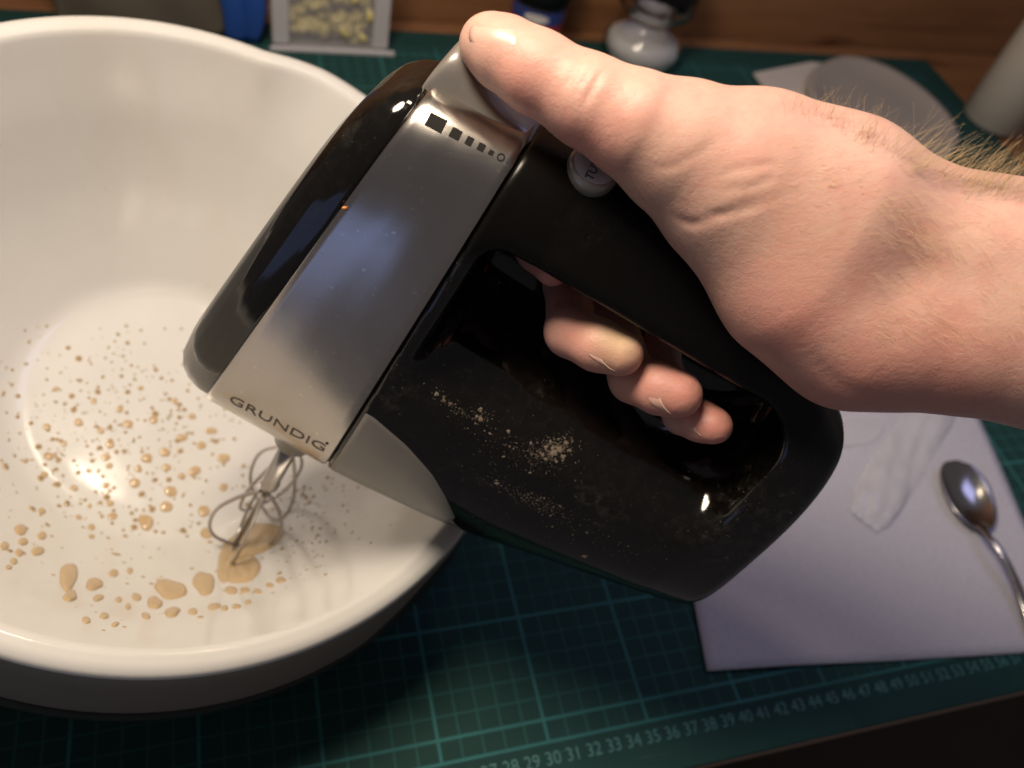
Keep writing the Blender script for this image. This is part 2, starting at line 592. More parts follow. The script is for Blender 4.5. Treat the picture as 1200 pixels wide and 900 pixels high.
prof = inner[1:]+[(13.9, -.03), (14.04, -.25), (14.06, -.34), (14.82, -3.5), (14.7, -3.62), (14.5, -3.5), (13.6, -1.2), (13.2, -1.3), (12.6, -3.1), (11.4, -5.6), (9.8, -8.4), (8.2, -10.6), (7.4, -11.6), (7.2, -12.1), (6.4, -12.15), (6.2, -11.8), (3, -11.8)]
Vb, Fb = bowl_prof(prof, kf)
k0 = len(Vb)
Vb = np.vstack([Vb, BC-11.3*bn, BC-11.8*bn])
Fb = Fb+[(k0, (j+1) % NB, j) for j in range(NB)]+[(k0+1, (len(prof)-1)*NB+j, (len(prof)-1)*NB+(j+1) % NB) for j in range(NB)]
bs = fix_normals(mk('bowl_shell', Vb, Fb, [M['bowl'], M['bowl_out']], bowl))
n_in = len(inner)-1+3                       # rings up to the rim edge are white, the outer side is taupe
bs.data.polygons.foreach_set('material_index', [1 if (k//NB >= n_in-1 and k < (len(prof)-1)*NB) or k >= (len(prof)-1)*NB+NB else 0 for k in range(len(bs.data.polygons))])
# rubber grip strip below the rim
a0, a1 = math.radians(-160), math.radians(-39)
aa = np.linspace(a0, a1, 70)
ringp = []
for (r, h) in [(13.9, -1.35), (14.36, -1.5), (15.0, -4.1), (15.0, -4.9), (14.7, -5.0), (14.2, -3.7)]:
    top_ = np.clip((aa-math.radians(-62))/math.radians(12), 0, 1)
    if h > -2: h, r = h-2.1*(1-top_), r+.58*(1-top_)
    h = np.broadcast_to(h, aa.shape)[:, None]; r = np.broadcast_to(r, aa.shape)[:, None]
    ringp.append(BC+r*(np.cos(aa)[:, None]*bu+np.sin(aa)[:, None]*bv)+h*bn)
GV = np.stack(ringp, 1).reshape(-1, 3)
gf = grid_faces(70, 6, wrap_v=True)+[tuple(range(6)), tuple(69*6+j for j in range(6))[::-1]]
grip = fix_normals(mk('rubber_grip', GV, gf, M['rubber'], bowl, smooth=False)); bevel(grip, .12, 3)
bowl_tree = bvh(Vb, Fb)

# ------------------------------------------------------------------ batter on the bowl
def blob(px, py, ax, ay, rot=0.0, hgt=.22, wob=.12, seed=0, name='batter_drop'):
    """a domed drop of ax, ay pixels half-size lying on the bowl surface"""
    c0, n0 = cast(bowl_tree, px, py)
    if c0 is None: return None
    r_ = np.random.default_rng(seed)
    depth = -(R@(c0-CAM))[2]
    view = (CAM-c0); view /= np.linalg.norm(view)
    ph = r_.uniform(0, 6.28, 3)
    na, nr = 22, 5
    Vv = []
    big = max(ax, ay) > 7
    for i in range(nr):
        q = [1.0, .93, .75, .45, 0.0][i]
        for j in range(na):
            t = 2*math.pi*j/na
            w = 1+wob*math.sin(2*t+ph[0])+wob*.6*math.sin(3*t+ph[1])+wob*.3*math.sin(5*t+ph[2])
            dx, dy = ax*q*w*math.cos(t), ay*q*w*math.sin(t)
            X, Y = px+dx*math.cos(rot)-dy*math.sin(rot), py+dx*math.sin(rot)+dy*math.cos(rot)
            p_, n_ = cast(bowl_tree, X, Y)
            if p_ is None: p_, n_ = c0, n0
            hh = hgt*(0 if i == 0 else (.55, .85, .97, 1.0)[i-1])
            Vv.append(p_+n_*(hh-.01))
    return np.array(Vv), grid_faces(nr, na, wrap_v=True)

BIG = [
 (80, 676, 12, 15, .3, 'heart shaped batter blob at the near left of the bowl floor'),
 (200, 691, 20, 11, 0, 'long oval batter blob lying left of the whisk puddle'),
 (239, 684, 12, 15, .1, 'upright pear shaped batter blob beside the long oval one'),
 (110, 685, 9, 8, 0, 'round shiny batter drop right of the heart shaped blob'),
 (171, 612, 11, 8, .5, 'tailed batter drop in the middle of the bowl floor'),
 (82, 699, 9, 6, .1, 'small oval batter drop just below the heart shaped blob'),
 (181, 707, 9, 7, -.2, 'small batter drop touching the lower left of the long oval blob'),
 (202, 718, 10, 5, -.1, 'thin flat batter drop below the long oval blob'),
]
for i, (x, y, a, b, r_, lab) in enumerate(BIG):
    V, F = blob(x, y, a, b, r_, .13, .13, 100+i)
    tag(mk('batter_drop', V, F, M['batter']), lab, 'batter', 'larger batter blobs in the bowl')
# puddle round the whisk
c_ = [(268, 655, 13, 27, .25), (300, 632, 32, 19, -.25), (285, 668, 24, 14, -.5)]
parts = [blob(x, y, a, b, r_, .11+.02*i, .08, 300+i) for i, (x, y, a, b, r_) in enumerate(c_)]
V, F = join(parts)
tag(mk('batter_puddle', V, F, M['batter']), 'shiny puddle of batter under the mixer whisks', 'batter')

MID = [(226, 717, 6, 4), (171, 722, 6, 4), (160, 700, 6, 5), (115, 701, 7, 4), (122, 722, 6, 4), (101, 727, 6, 4), (135, 732, 5, 3),
 (139, 703, 4, 4), (150, 711, 4, 4), (133, 672, 6, 5), (152, 669, 4, 4), (24, 621, 8, 7), (27, 635, 6, 5), (44, 646, 8, 6), (49, 628, 6, 5),
 (5, 640, 6, 5), (22, 648, 5, 5), (16, 658, 5, 4), (10, 665, 4, 3), (87, 572, 5, 4), (124, 569, 5, 4), (158, 566, 7, 6), (200, 576, 8, 7),
 (195, 594, 8, 7), (132, 605, 6, 5), (107, 618, 5, 4), (107, 629, 4, 3), (129, 590, 5, 4), (49, 599, 5, 4), (104, 552, 4, 3), (105, 593, 3, 3),
 (92, 606, 4, 3), (124, 536, 6, 5), (128, 546, 5, 4), (172, 537, 7, 6), (193, 530, 7, 6), (195, 548, 6, 5), (228, 552, 8, 6), (213, 558, 5, 4),
 (262, 537, 8, 6), (213, 513, 7, 5), (239, 599, 8, 7), (242, 625, 8, 7), (58, 535, 6, 5), (52, 556, 5, 4), (162, 550, 5, 4), (129, 521, 6, 5),
 (271, 692, 8, 5), (287, 692, 6, 4), (302, 693, 5, 3), (329, 680, 6, 4), (316, 686, 5, 3), (251, 711, 8, 4), (263, 713, 5, 3), (277, 711, 6, 3),
 (291, 706, 4, 3), (92, 495, 6, 5), (150, 497, 7, 5), (118, 505, 5, 4), (180, 492, 6, 5), (236, 522, 6, 5), (110, 470, 4, 4), (165, 455, 4, 3),
 (55, 500, 5, 4), (75, 520, 4, 4), (30, 540, 4, 3), (225, 488, 5, 4), (140, 480, 5, 4), (205, 470, 4, 4), (66, 456, 4, 3), (245, 505, 5, 4), (262, 571, 6, 5), (250, 505, 5, 4)]
proto = {}
for i, (x, y, a, b) in enumerate(MID):
    V, F = blob(x, y, a*.95, b*.95, rng.uniform(-.3, .3), 0.04+.006*a, .055, 500+i)
    tag(mk('batter_drop', V, F, M['batter']), 'small round tan batter drop on the white bowl floor', 'batter', 'small batter drops spattered in the bowl')
parts = []
for i in range(760):
    # fine spatter fanned out round the whisks
    if i < 600:
        t = rng.uniform(0, 1)
        x = rng.normal(135, 88); y = rng.normal(520, 88)
    else:
        x = rng.normal(360, 45); y = 800-rng.uniform(.25, .62)*320 + (x-250)*-.35
    if x < -15 or x > 470 or y < 375 or y > 757: continue
    if (x-130)**2/230**2+(y-540)**2/225**2 > 1 and i < 600: continue
    s = min(4.2, rng.lognormal(.45, .45))
    if i >= 600: s = min(s, 3.0)
    c0, n0 = cast(bowl_tree, x, y)
    if c0 is None: continue
    depth = np.linalg.norm(c0-CAM); rr = s*depth/FPX
    u = np.cross(n0, [0, 0, 1.0]) if abs(n0[2]) < .99 else np.array([1.0, 0, 0]); u /= np.linalg.norm(u); v = np.cross(n0, u)
    aa = np.linspace(0, 2*np.pi, 9, endpoint=False)
    el = rng.uniform(.8, 1.25)
    ring = lambda k, h: c0+rr*k*(np.cos(aa)[:, None]*u*el+np.sin(aa)[:, None]*v)+n0*h
    hgt = rr*.30
    V = np.vstack([ring(1, -.01), ring(.8, hgt*.6), ring(.4, hgt*.95), c0+n0*hgt])
    F = grid_faces(3, 9, wrap_v=True)+[(18+j, 18+(j+1) % 9, 27) for j in range(9)]
    parts.append((V, F))
V, F = join(parts)
tag(mk('batter_spatter', V, F, M['batter']), 'fine tan batter specks sprayed over the bowl wall', 'batter', kind='stuff')

# ------------------------------------------------------------------ hand mixer
MF = np.array([-0.81488898, 0.51146307, 0.272693])
MU = np.array([0.30668028, -0.01875377, 0.95162782])
ML = np.array([-0.49183651, -0.85910059, 0.1415734])
M0 = np.array([24.10373328, 10.59739333, 18.48330912])
A = np.stack([MF, ML, MU], 1)
def L(P): return M0+np.atleast_2d(P) @ A.T
def toL(P): return (np.atleast_2d(P)-M0) @ A
# station: x, half width, top taper, exponent, zc, hz
ST = np.array([(-14.2, 3.1, .68, 2.8, -.45, 4.62), (-13.4, 3.3, .65, 2.8, -.32, 5.0), (-12, 3.7, .58, 2.8, 0, 5.47), (-10, 3.9, .52, 2.8, .15, 6.16), (-8, 4.0, .5, 2.8, .17, 6.8),
  (-6, 4.0, .52, 2.8, -.01, 7.36), (-4, 4.0, .55, 2.8, -.08, 7.65), (-2, 3.9, .62, 2.8, -.22, 7.86), (0, 3.7, .75, 3.6, -.23, 7.6),
  (1.5, 3.6, .8, 3.8, -.3, 7.52), (2.7, 3.5, .82, 3.8, -.38, 7.54), (3.3, 3.4, .82, 3.8, -.45, 7.57), (3.9, 3.3, .82, 3.8, -.53, 7.6)])
def stn(x): return [np.interp(x, ST[:, 0], ST[:, i]) for i in range(1, 6)]
def shear(x): return np.interp(x, [-13.4, -8, 0, 3.9, 5.5], [.02, 0, 0, .14, .17])
def sec(x, th, off=0.0, sc=1.0):
    """points of the body section x at angles th (local)"""
    w, tp, n, zc, hz = stn(min(x, 3.9))
    cs, sn = np.cos(th), np.sin(th)
    y = np.sign(cs)*abs(cs)**(2/n); z = np.sign(sn)*abs(sn)**(2/n)
    k = 1-(1-tp)*(z+1)/2
    Z = zc+(hz*sc+off)*z
    return np.stack([x-shear(x)*Z, (w*sc+off)*y*k, Z], -1)
def even(phi, n=3.4):
    # angle whose superellipse point lies at polar angle phi
    cs, sn = np.cos(phi), np.sin(phi)
    return np.arctan2(np.sign(sn)*abs(sn)**(n/2), np.sign(cs)*abs(cs)**(n/2))
def surf(x, th, off=0.0): return sec(float(x), np.array([th]), off)[0]
# lookup grid: which (x, th) shows at a pixel (near side only)
gx = np.linspace(-13.4, 3.9, 174); gt = np.linspace(-1.75, 1.95, 371)
GP = np.stack([sec(x, gt) for x in gx]); GPX = project(L(GP.reshape(-1, 3))).reshape(len(gx), len(gt), 2)
def uv_at(px, py):
    # near side: the candidate closest to the lens
    d2 = ((GPX-[px, py])**2).sum(-1)
    i, j = np.unravel_index(np.argmin(d2), d2.shape)
    return gx[i], gt[j]

mixer = thing('hand_mixer', 'black hand mixer with steel band held over the white bowl', 'hand mixer', L([[-4, 0, -8]])[0])
TH = even(np.linspace(0, 2*np.pi, 160, endpoint=False), 3.6)
def loft(xs, offs=None, scs=None, caps=True):
    offs = offs or [0]*len(xs); scs = scs or [1]*len(xs)
    P = np.stack([L(sec(x, TH, o, s)) for x, o, s in zip(xs, offs, scs)])
    V = P.reshape(-1, 3); F = grid_faces(len(xs), len(TH), wrap_v=True)
    if caps:
        n = len(TH)
        F = F+[tuple(range(n)), tuple((len(xs)-1)*n+j for j in range(n))[::-1]]
    return V, F
# steel band, its edges turned in
xs = [0.0, 0.0, .06]+list(np.linspace(.3, 3.6, 14))+[3.84, 3.9, 3.9]
V, F = loft(xs, [-.25, -.06, 0]+[0]*14+[0, -.06, -.25])
band = fix_normals(mk('steel_band', V, F, M['steel'], mixer))
# thin dark seam behind the band
V, F = loft([-.25, -.02], [-.16, -.16]); fix_normals(mk('seam_ring', V, F, M['rubber'], mixer))
# nose cap: grey plastic dome
nx = [3.86, 3.95, 4.3, 4.7, 5.05, 5.3, 5.45, 5.52]
ns = [.955, .975, .97, .945, .90, .83, .70, .4]
V, F = loft(nx, None, ns); nose = fix_normals(mk('nose_cap', V, F, M['grey'], mixer))
# black gloss inlay over the upper nose
def nose_pt(t, th, off):
    x = np.interp(t, np.linspace(0, 1, len(nx)), nx); s = np.interp(t, np.linspace(0, 1, len(nx)), ns)
    return sec(float(x), np.array([th]), off, s)[0]
tv = np.linspace(.04, 1.0, 26)
rows = []
for t in tv:
    lowth = -.52+.22*abs((t-.38)/.62)**2.2 if t > .38 else -.52+.10*((.38-t)/.38)**2
    ths = np.linspace(lowth, math.pi-lowth, 90)
    e = np.minimum(1, np.minimum(np.arange(90), np.arange(90)[::-1])/2.0)
    rows.append(np.stack([L(nose_pt(t, th, -.05+.10*ee))[0] for th, ee in zip(ths, e)]))
V = np.stack(rows).reshape(-1, 3)
inlay = fix_normals(mk('gloss_inlay', V, grid_faces(len(tv), 90), M['black_panel'], mixer))

# black rear body with handle opening, as an implicit solid
def body_f(Pl):
    x, y, z = Pl[:, 0], Pl[:, 1], Pl[:, 2]
    x0 = x+shear(x)*z
    w, tp, n, zc, hz = stn(np.clip(x0, -14.2, 3.9))
    zn = (z-zc)/hz
    k = np.clip(1-(1-tp)*(zn+1)/2, .35, 1.1)
    yn = y/(w*k)
    g = (abs(yn)**n+abs(zn)**n+1e-9)**(1/n)
    d = (g-1)*np.where(g > 0, 1/np.sqrt((yn/(w*k))**2+(zn/hz)**2+1e-6)*np.sqrt(yn**2+zn**2+1e-9), 1)
    # rear: softly rounded end plane, slightly domed
    e = -(x0+14.12)+.085*z+.012*y*y-.10
    d = smax(d, e, .6)
    d = smax(d, x0+.06, .12)
    # opening
    zb = np.where(y > 0, .9-.17*y*y, .9+.30*np.minimum(-y, 1.6)+1.5*np.clip(-y-1.6, 0, 3))
    q = np.clip((-8.2-x)/3.6, 0, 1.2); zb = zb+1.7*q*q*np.clip((1.2-y)/2.4, 0, 1); zt = 4.72+.02*y*y
    zm = (zb+zt)/2; hh = (zt-zb)/2
    cxm, hx = -6.22, 5.58+.0*y
    r = np.minimum(np.where(x > cxm, np.where(z > zm, .6, 1.0), np.where(z > zm, 1.8, 1.2)), hh*.9)
    qx = abs(x-cxm)-hx+r; qz = abs(z-zm)-hh+r
    c_ = np.hypot(np.maximum(qx, 0), np.maximum(qz, 0))+np.minimum(np.maximum(qx, qz), 0)-r
    return smax(d, -c_, .6)
def smax(a, b, k):
    h = np.clip(.5-.5*(b-a)/k, 0, 1)
    return b+(a-b)*h+k*h*(1-h)
V, F = surface_nets(body_f, (-15.2, -4.8, -8.9), (.4, 4.8, 9.0), .14)
VB_local = V
rear = mk('rear_body', L(V), F, M['black'], mixer)
sf = np.clip((V[:, 2]-3.6-.2*np.clip(abs(V[:, 1])-1.5, 0, 2))/1.0, 0, 1); sf = sf*sf*(3-2*sf)
at = rear.data.attributes.new('soft_touch', 'FLOAT', 'POINT'); at.data.foreach_set('value', sf.astype(np.float32))
rear_tree = bvh(L(V), F)
band_tree = bvh(*loft(list(np.linspace(0, 3.9, 20)), None, None, False))

def patch_px(tree, poly, n=26, off=.03, lift=None):
    """ray-cast a filled polygon (photo pixels) on a surface as a grid strip: poly = (edge_a, edge_b) polylines"""
    Ea, Eb = [catmull(e, 8) for e in poly]
    def res(E, m):
        s = np.r_[0, np.cumsum(np.linalg.norm(np.diff(E, axis=0), axis=1))]
        q = np.linspace(0, s[-1], m); return np.stack([np.interp(q, s, E[:, i]) for i in (0, 1)], 1)
    Ea, Eb = res(Ea, n), res(Eb, n)
    Vv = []
    for a_, b_ in zip(Ea, Eb):
        for t in np.linspace(0, 1, n):
            q = a_*(1-t)+b_*t
            p_, n_ = cast(tree, *q, off)
            Vv.append(p_ if p_ is not None else (Vv[-1] if Vv else CAM*0))
    return np.array(Vv), grid_faces(n, n)

# grey fin panel low on the body just behind the band, on both sides
ZC = -1.0
ups = []
for px, py in [(413, 478), (440, 488), (475, 518), (508, 555), (524, 582), (532, 600), (535, 607)]:
    hit_ = cast(rear_tree, px, py)[0]
    if hit_ is None: continue
    q = toL(hit_)[0]
    ups.append((-q[0], math.atan2(q[2]-ZC, q[1])))
ups = np.array(sorted(ups))
def fin_patch(sgn):
    n, m = 34, 40
    rows = []
    xs_ = np.linspace(.10, ups[-1, 0]+.05, n)
    for i, xx in enumerate(xs_):
        pu = np.interp(xx, ups[:, 0], ups[:, 1])
        for j in range(m):
            ph = pu+(j/(m-1))*(-math.pi/2-.25-pu)
            d = np.array([0, sgn*math.cos(ph), math.sin(ph)])
            o_ = np.array([-xx, 0, ZC])
            loc, nr, _, _ = rear_tree.ray_cast(Vector(L(o_+12*d)[0]), Vector(-(A @ d)))
            e = min(i, j, n-1-i, m-1-j)
            rows.append(np.array(loc)+(A @ d)*(.035 if e > 0 else -.05))
    return np.array(rows), grid_faces(n, m)
for sgn in (1, -1):
    V, F = fin_patch(sgn)
    fix_normals(mk('side_fin', V, F, M['fin'], mixer))

# speed slider on top
sl = thing  # (part below)
sv = []
def local_box(x0, x1, y0, y1, z0, z1):
    V, F = box((x0, y0, z0), (x1, y1, z1)); return L(np.array(V)), F
ppx = []
ztop = lambda x: stn(x)[3]+stn(x)[4]
prof_s = [(3.15, 0.0), (3.1, .55), (2.9, 1.25), (2.6, 1.35), (2.2, 1.05), (1.7, .7), (1.0, .5), (.3, .42), (-.1, .25), (-.15, 0)]
ys = [(-2.0, .75), (-1.9, .93), (-1.6, 1.0), (-.6, 1.04), (0, 1.0), (.5, .9), (.72, .62), (.8, .2)]
prof_s = catmull(prof_s, 4); ys = catmull(ys, 3)
rows = []
for y, k in ys:
    rows.append([(x, y, ztop(x)-.35+h*k) for x, h in prof_s])
V = L(np.array(rows).reshape(-1, 3)); F = grid_faces(len(ys), len(prof_s))+[tuple(range(len(prof_s)))[::-1], tuple((len(ys)-1)*len(prof_s)+j for j in range(len(prof_s)))]
sld = fix_normals(mk('speed_slider', V, F, M['silver'], mixer)); bevel(sld, .06, 2, 50)

# turbo button behind it
bc = np.array([-1.9, .70, 7.55]); bax = np.array([.10, .42, .90]); bax /= np.linalg.norm(bax)
b1 = np.cross([0, 1, 0], bax); b1 /= np.linalg.norm(b1); b2 = np.cross(bax, b1)
V, F = lathe([(.72, -.9), (.74, .12), (.70, .26), (.62, .33)], bc, 40, np.stack([b1, b2, bax]), True)
btn = fix_normals(mk('turbo_button', L(V), F, M['silver'], mixer))
V, F = lathe([(.61, .332), (.60, .36), (.35, .375), (.02, .38)], bc, 40, np.stack([b1, b2, bax]))
fix_normals(mk('button_cap', L(V), F, M['button'], btn))
v, f = text_mesh('TURBO', .36)
# lettering runs across the cap
tdir = np.array([0, -1.0, 0]); tdir -= bax*(tdir@bax); tdir /= np.linalg.norm(tdir); tup = np.cross(bax, tdir)
V = bc+v[:, :1]*tdir+v[:, 1:]*tup+.392*bax
mk('button_text', L(V), f, M['ink'], btn, smooth=False)

# printed speed marks and lettering on the band
def on_band(pts_uv, off=.012):
    return L(np.array([surf(x, t, off) for x, t in pts_uv]))
marks = [(511, 144, 11, 8.5), (534, 157, 6.5, 6), (550, 165.5, 4.3, 5), (564, 172.5, 4.3, 4.5), (575.5, 179, 3, 3)]
ud = np.array([.885, .466]); vd = np.array([-.466, .885])
for (x, y, a, b) in marks:
    pts = []
    n = 4
    for i in range(n):
        for j in range(n):
            q = np.array([x, y])+ud*a*(2*i/(n-1)-1)+vd*b*(2*j/(n-1)-1)
            p_, n_ = cast(band_tree, *q, .012)
            pts.append(p_)
    mk('speed_mark', np.array(pts), grid_faces(n, n), M['ink'], mixer)
V = []
for k in (4.8, 3.2):
    for t in np.linspace(0, 2*np.pi, 24, endpoint=False):
        p_, n_ = cast(band_tree, 587+k*math.cos(t), 184.5+k*math.sin(t), .012); V.append(p_)
mk('speed_mark', np.array(V), grid_faces(2, 24, wrap_v=True), M['ink'], mixer)
v, f = text_mesh('GRUNDIG', 1.0)
v[:, 0] -= v[:, 0].min(); wd = v[:, 0].max(); v[:, 1] -= v[:, 1].min(); hg = v[:, 1].max()
p0 = np.array([268, 470.5]); p1 = np.array([379, 529.5])
au = (p1-p0)/np.linalg.norm(p1-p0); av = np.array([.42, -.91])
pts = []
for a, b in v:
    q = p0+(p1-p0)*(a/wd)+av*8.5*(b/hg)
    p_, n_ = cast(band_tree, *q, .012)
    pts.append(p_)
mk('brand_lettering', np.array(pts), f, M['logo'], mixer, smooth=False)
x, t = uv_at(384, 520)
mk('brand_dot', on_band([(x+.05*math.cos(a), t+.012*math.sin(a)) for a in np.linspace(0, 6.28, 10, endpoint=False)]), [tuple(range(10))], M['ink'], mixer, smooth=False)

# whisks
def wire_loop(cx, cy, phase, z0, z1, rmax):
    pts = []
    for t in np.linspace(0, math.pi, 26):
        s = math.sin(t)
        z = z0+(z1-z0)*(1-math.cos(t))/2 if False else None
    prof_w = [(.16, z0), (.9, z0-1.0), (rmax, z0-2.4), (rmax*.98, z0-3.8), (.95, z1+.25), (0, z1)]
    side = catmull([(r, z) for r, z in prof_w], 6)
    full = np.vstack([side, side[::-1][1:]*[-1, 1]])
    return np.stack([cx+full[:, 0]*math.cos(phase), cy+full[:, 0]*math.sin(phase), full[:, 1]], 1)
for cy in (1.25, -1.25):
    cx = 1.5
    V, F = lathe([(.36, -7.6), (.36, -11.6), (.42, -11.7), (.42, -11.95), (.28, -12.05), (.12, -12.1), (.12, -17.4), (.06, -17.55)], (cx, cy, 0), 20, None, True)
    wk = fix_normals(mk('whisk', L(V), F, M['chrome'], mixer))
    ps = []
    for ph in (0.25, 0.25+math.pi/2):
        P = wire_loop(cx, cy, ph+(0 if cy > 0 else .78), -12.6, -17.5, 1.45)
        ps.append(tube(L(P), .085, 8))
    V, F = join(ps)
    mk('whisk_wires', V, F, M['chrome'], wk)
    V, F = lathe([(.75, -7.2), (.75, -8.55), (.55, -8.75), (.36, -8.8)], (cx, cy, 0), 28)
    fix_normals(mk('whisk_socket', L(V), F, M['grey'], mixer))

# dried batter smears on the shelf of the handle opening
parts = []
def smear(px, py, a, b, rot, cnt, seed):
    r_ = np.random.default_rng(seed)
    out = []
    for _ in range(cnt*2):
        q = r_.normal(0, .55, 2)*(1.0 if r_.random() < .75 else 1.9)
        x = px+a*q[0]*math.cos(rot)-b*q[1]*math.sin(rot); y = py+a*q[0]*math.sin(rot)+b*q[1]*math.cos(rot)
        p_, n_ = cast(rear_tree, x, y, .0)
        if p_ is None: continue
        rr = (abs(r_.normal(0, .011))+.008)*(3.2 if r_.random() < .03 else 1)
        u = np.cross(n_, [.3, .2, .9]); u /= np.linalg.norm(u); v_ = np.cross(n_, u)
        m = 6; an = np.linspace(0, 2*np.pi, m, endpoint=False)
        jit = r_.uniform(.5, 1.5, m)[:, None]
        Vv = np.vstack([p_+rr*jit*(np.cos(an)[:, None]*u+np.sin(an)[:, None]*v_)-.004*n_, p_+n_*rr*.3])
        out.append((Vv, [(j, (j+1) % m, m) for j in range(m)]))
    return out
for fx_, fy_, fr_ in [(655, 527, .17), (663, 519, .13), (648, 532, .15), (640, 524, .10), (660, 535, .12), (636, 533, .09), (668, 528, .08), (652, 541, .07), (559, 488, .07), (563, 482, .06), (520, 468, .06), (528, 473, .07)]:
    r_ = np.random.default_rng(int(fx_)); p_, n_ = cast(rear_tree, fx_, fy_)
    u = np.cross(n_, [.3, .2, .9]); u /= np.linalg.norm(u); v_ = np.cross(n_, u)
    an = np.linspace(0, 2*np.pi, 26, endpoint=False); jit = r_.uniform(.45, 1.25, 26)[:, None]
    ring_ = .75*fr_*jit*(np.cos(an)[:, None]*u*1.15+np.sin(an)[:, None]*v_)
    parts.append((np.vstack([p_+ring_-.012*n_, p_+ring_*.82+.012*n_, p_+ring_*.4+.018*n_, p_+.012*n_]), grid_faces(3, 26, wrap_v=True)+[(52+k, 52+(k+1) % 26, 78) for k in range(26)]))
for a in [(642, 530, 26, 13, -.1, 260, 1), (655, 522, 16, 10, -.6, 120, 2), (535, 478, 30, 7, .55, 70, 3), (562, 488, 9, 9, 0, 40, 4), (610, 582, 52, 9, .5, 150, 5), (640, 590, 26, 6, .4, 80, 6), (600, 530, 60, 22, .4, 90, 7), (700, 640, 60, 16, .3, 60, 8)]:
    parts += smear(*a)
V, F = join(parts)
tag(mk('dried_batter', V, F, M['flour'], mixer, smooth=False), kind='stuff')
p_, n_ = cast(band_tree, 404, 244, .03)
V, F = lathe([(.06, -.04), (.065, .02), (.035, .05), (.01, .055)], p_, 10, np.stack([MF, MU, n_]))
tag(mk('crumb', V, F, M['crumb']), 'tiny orange crumb stuck to the steel band', 'crumb')

# ------------------------------------------------------------------ the hand (one continuous body)
def Lp(x, y, z): return L([[x, y, z]])[0]
def atY(px, py, y):
    d = ray(px, py) @ A; o = (CAM-M0) @ A
    return L([o+(y-o[1])/d[1]*d])[0]
def P(px, py, rpx, dep): return (pxd(px, py, dep), rpx*dep/FPX)
prims = []     # (pa, ra, pb, rb, group)
def chain(pts, g=0):
    for a, b in zip(pts[:-1], pts[1:]): prims.append((a[0], a[1], b[0], b[1], g))
# thumb
chain([P(572, 51, 34, 21.3), P(590, 62, 40, 21.2), P(628, 84, 45, 21.0), P(690, 119, 51, 20.9), P(745, 147, 60, 21.0), P(800, 176, 78, 21.4), P(862, 208, 96, 21.8), P(950, 257, 118, 22.3)], 1)
# body of the hand and wrist
chain([P(900, 198, 80, 21.9), P(980, 243, 92, 22.2), P(1080, 297, 92, 22.3), P(1170, 322, 102, 22.0), P(1260, 345, 112, 21.6), P(1480, 400, 130, 20.5)], 0)
chain([P(862, 240, 78, 21.9), P(935, 330, 88, 22.3), P(1000, 385, 88, 22.6), P(1075, 385, 88, 22.5), P(1160, 385, 96, 22.2), P(1260, 395, 108, 21.7), P(1480, 440, 125, 20.6)], 0)
# back of the hand towards the knuckles (far side)
wr = P(1080, 320, 90, 23.2)
kn = {'i': (Lp(-4.6, -2.9, 8.3), 1.15), 'm': (Lp(-6.0, -3.4, 7.9), 1.2), 'r': (Lp(-7.7, -3.5, 7.2), 1.15), 'p': (Lp(-9.2, -3.2, 6.5), 1.0)}
for k_ in kn: chain([kn[k_], (wr[0]*.5+kn[k_][0]*.5, 1.5), (wr[0], 1.9)], 0)
# fingers wrapping round the handle, tips on the near side
fin = {
 'i': [kn['i'], (Lp(-2.6, -3.5, 5.6), .88), (Lp(-2.3, -2.0, 3.5), .75), (Lp(-2.1, -.5, 3.75), .66), (Lp(-2.7, .35, 4.0), .56)],
 'm': [kn['m'], (Lp(-3.6, -3.9, 4.6), .92), (Lp(-3.7, -1.3, 2.75), .80), (atY(668, 389, 1.15), .74), (atY(700, 404, 1.6), .76), (atY(727, 414, 1.75), .70)],
 'r': [kn['r'], (Lp(-5.4, -3.9, 4.0), .90), (Lp(-5.7, -1.2, 2.45), .78), (atY(742, 444, 1.1), .72), (atY(772, 455, 1.6), .76), (atY(795, 462, 1.75), .74)],
 'p': [kn['p'], (Lp(-7.5, -3.6, 3.9), .78), (Lp(-7.6, -1.1, 2.4), .66), (atY(800, 486, .9), .60), (atY(820, 493, 1.4), .61), (atY(837, 499, 1.6), .58)],
}
for g_, k_ in ((2, 'i'), (3, 'm'), (4, 'r'), (5, 'p')):
    chain(fin[k_], g_)
def round_cone(X, a, ra, b, rb):
    ba = b-a; l2 = ba@ba
    t = np.clip(((X-a)@ba)/l2, 0, 1)
    return np.sqrt(((X-a-t[:, None]*ba)**2).sum(1))-(ra+(rb-ra)*t)
def smin(a, b, k):
    h = np.clip(.5+.5*(b-a)/k, 0, 1)
    return b+(a-b)*h-k*h*(1-h)
def hand_f(X):
    gs = {}
    for a, ra, b, rb, g in prims:
        d = round_cone(X, a, ra, b, rb)
        gs[g] = d if g not in gs else smin(gs[g], d, .9 if g == 0 else .35)
    d = smin(gs[0], gs[1], .8)
    for g in (2, 3, 4, 5):
        # fingers fuse with the palm at the knuckles but stay apart from each other
        d = smin(d, gs[g], .18 if g else .3)
    return d
allp = np.array([q for p_ in prims for q in (p_[0], p_[2])])
lo = allp.min(0)-3.2; hi = allp.max(0)+3.2
hi[0] = min(hi[0], 48)
V, F = surface_nets(hand_f, lo, hi, .13)
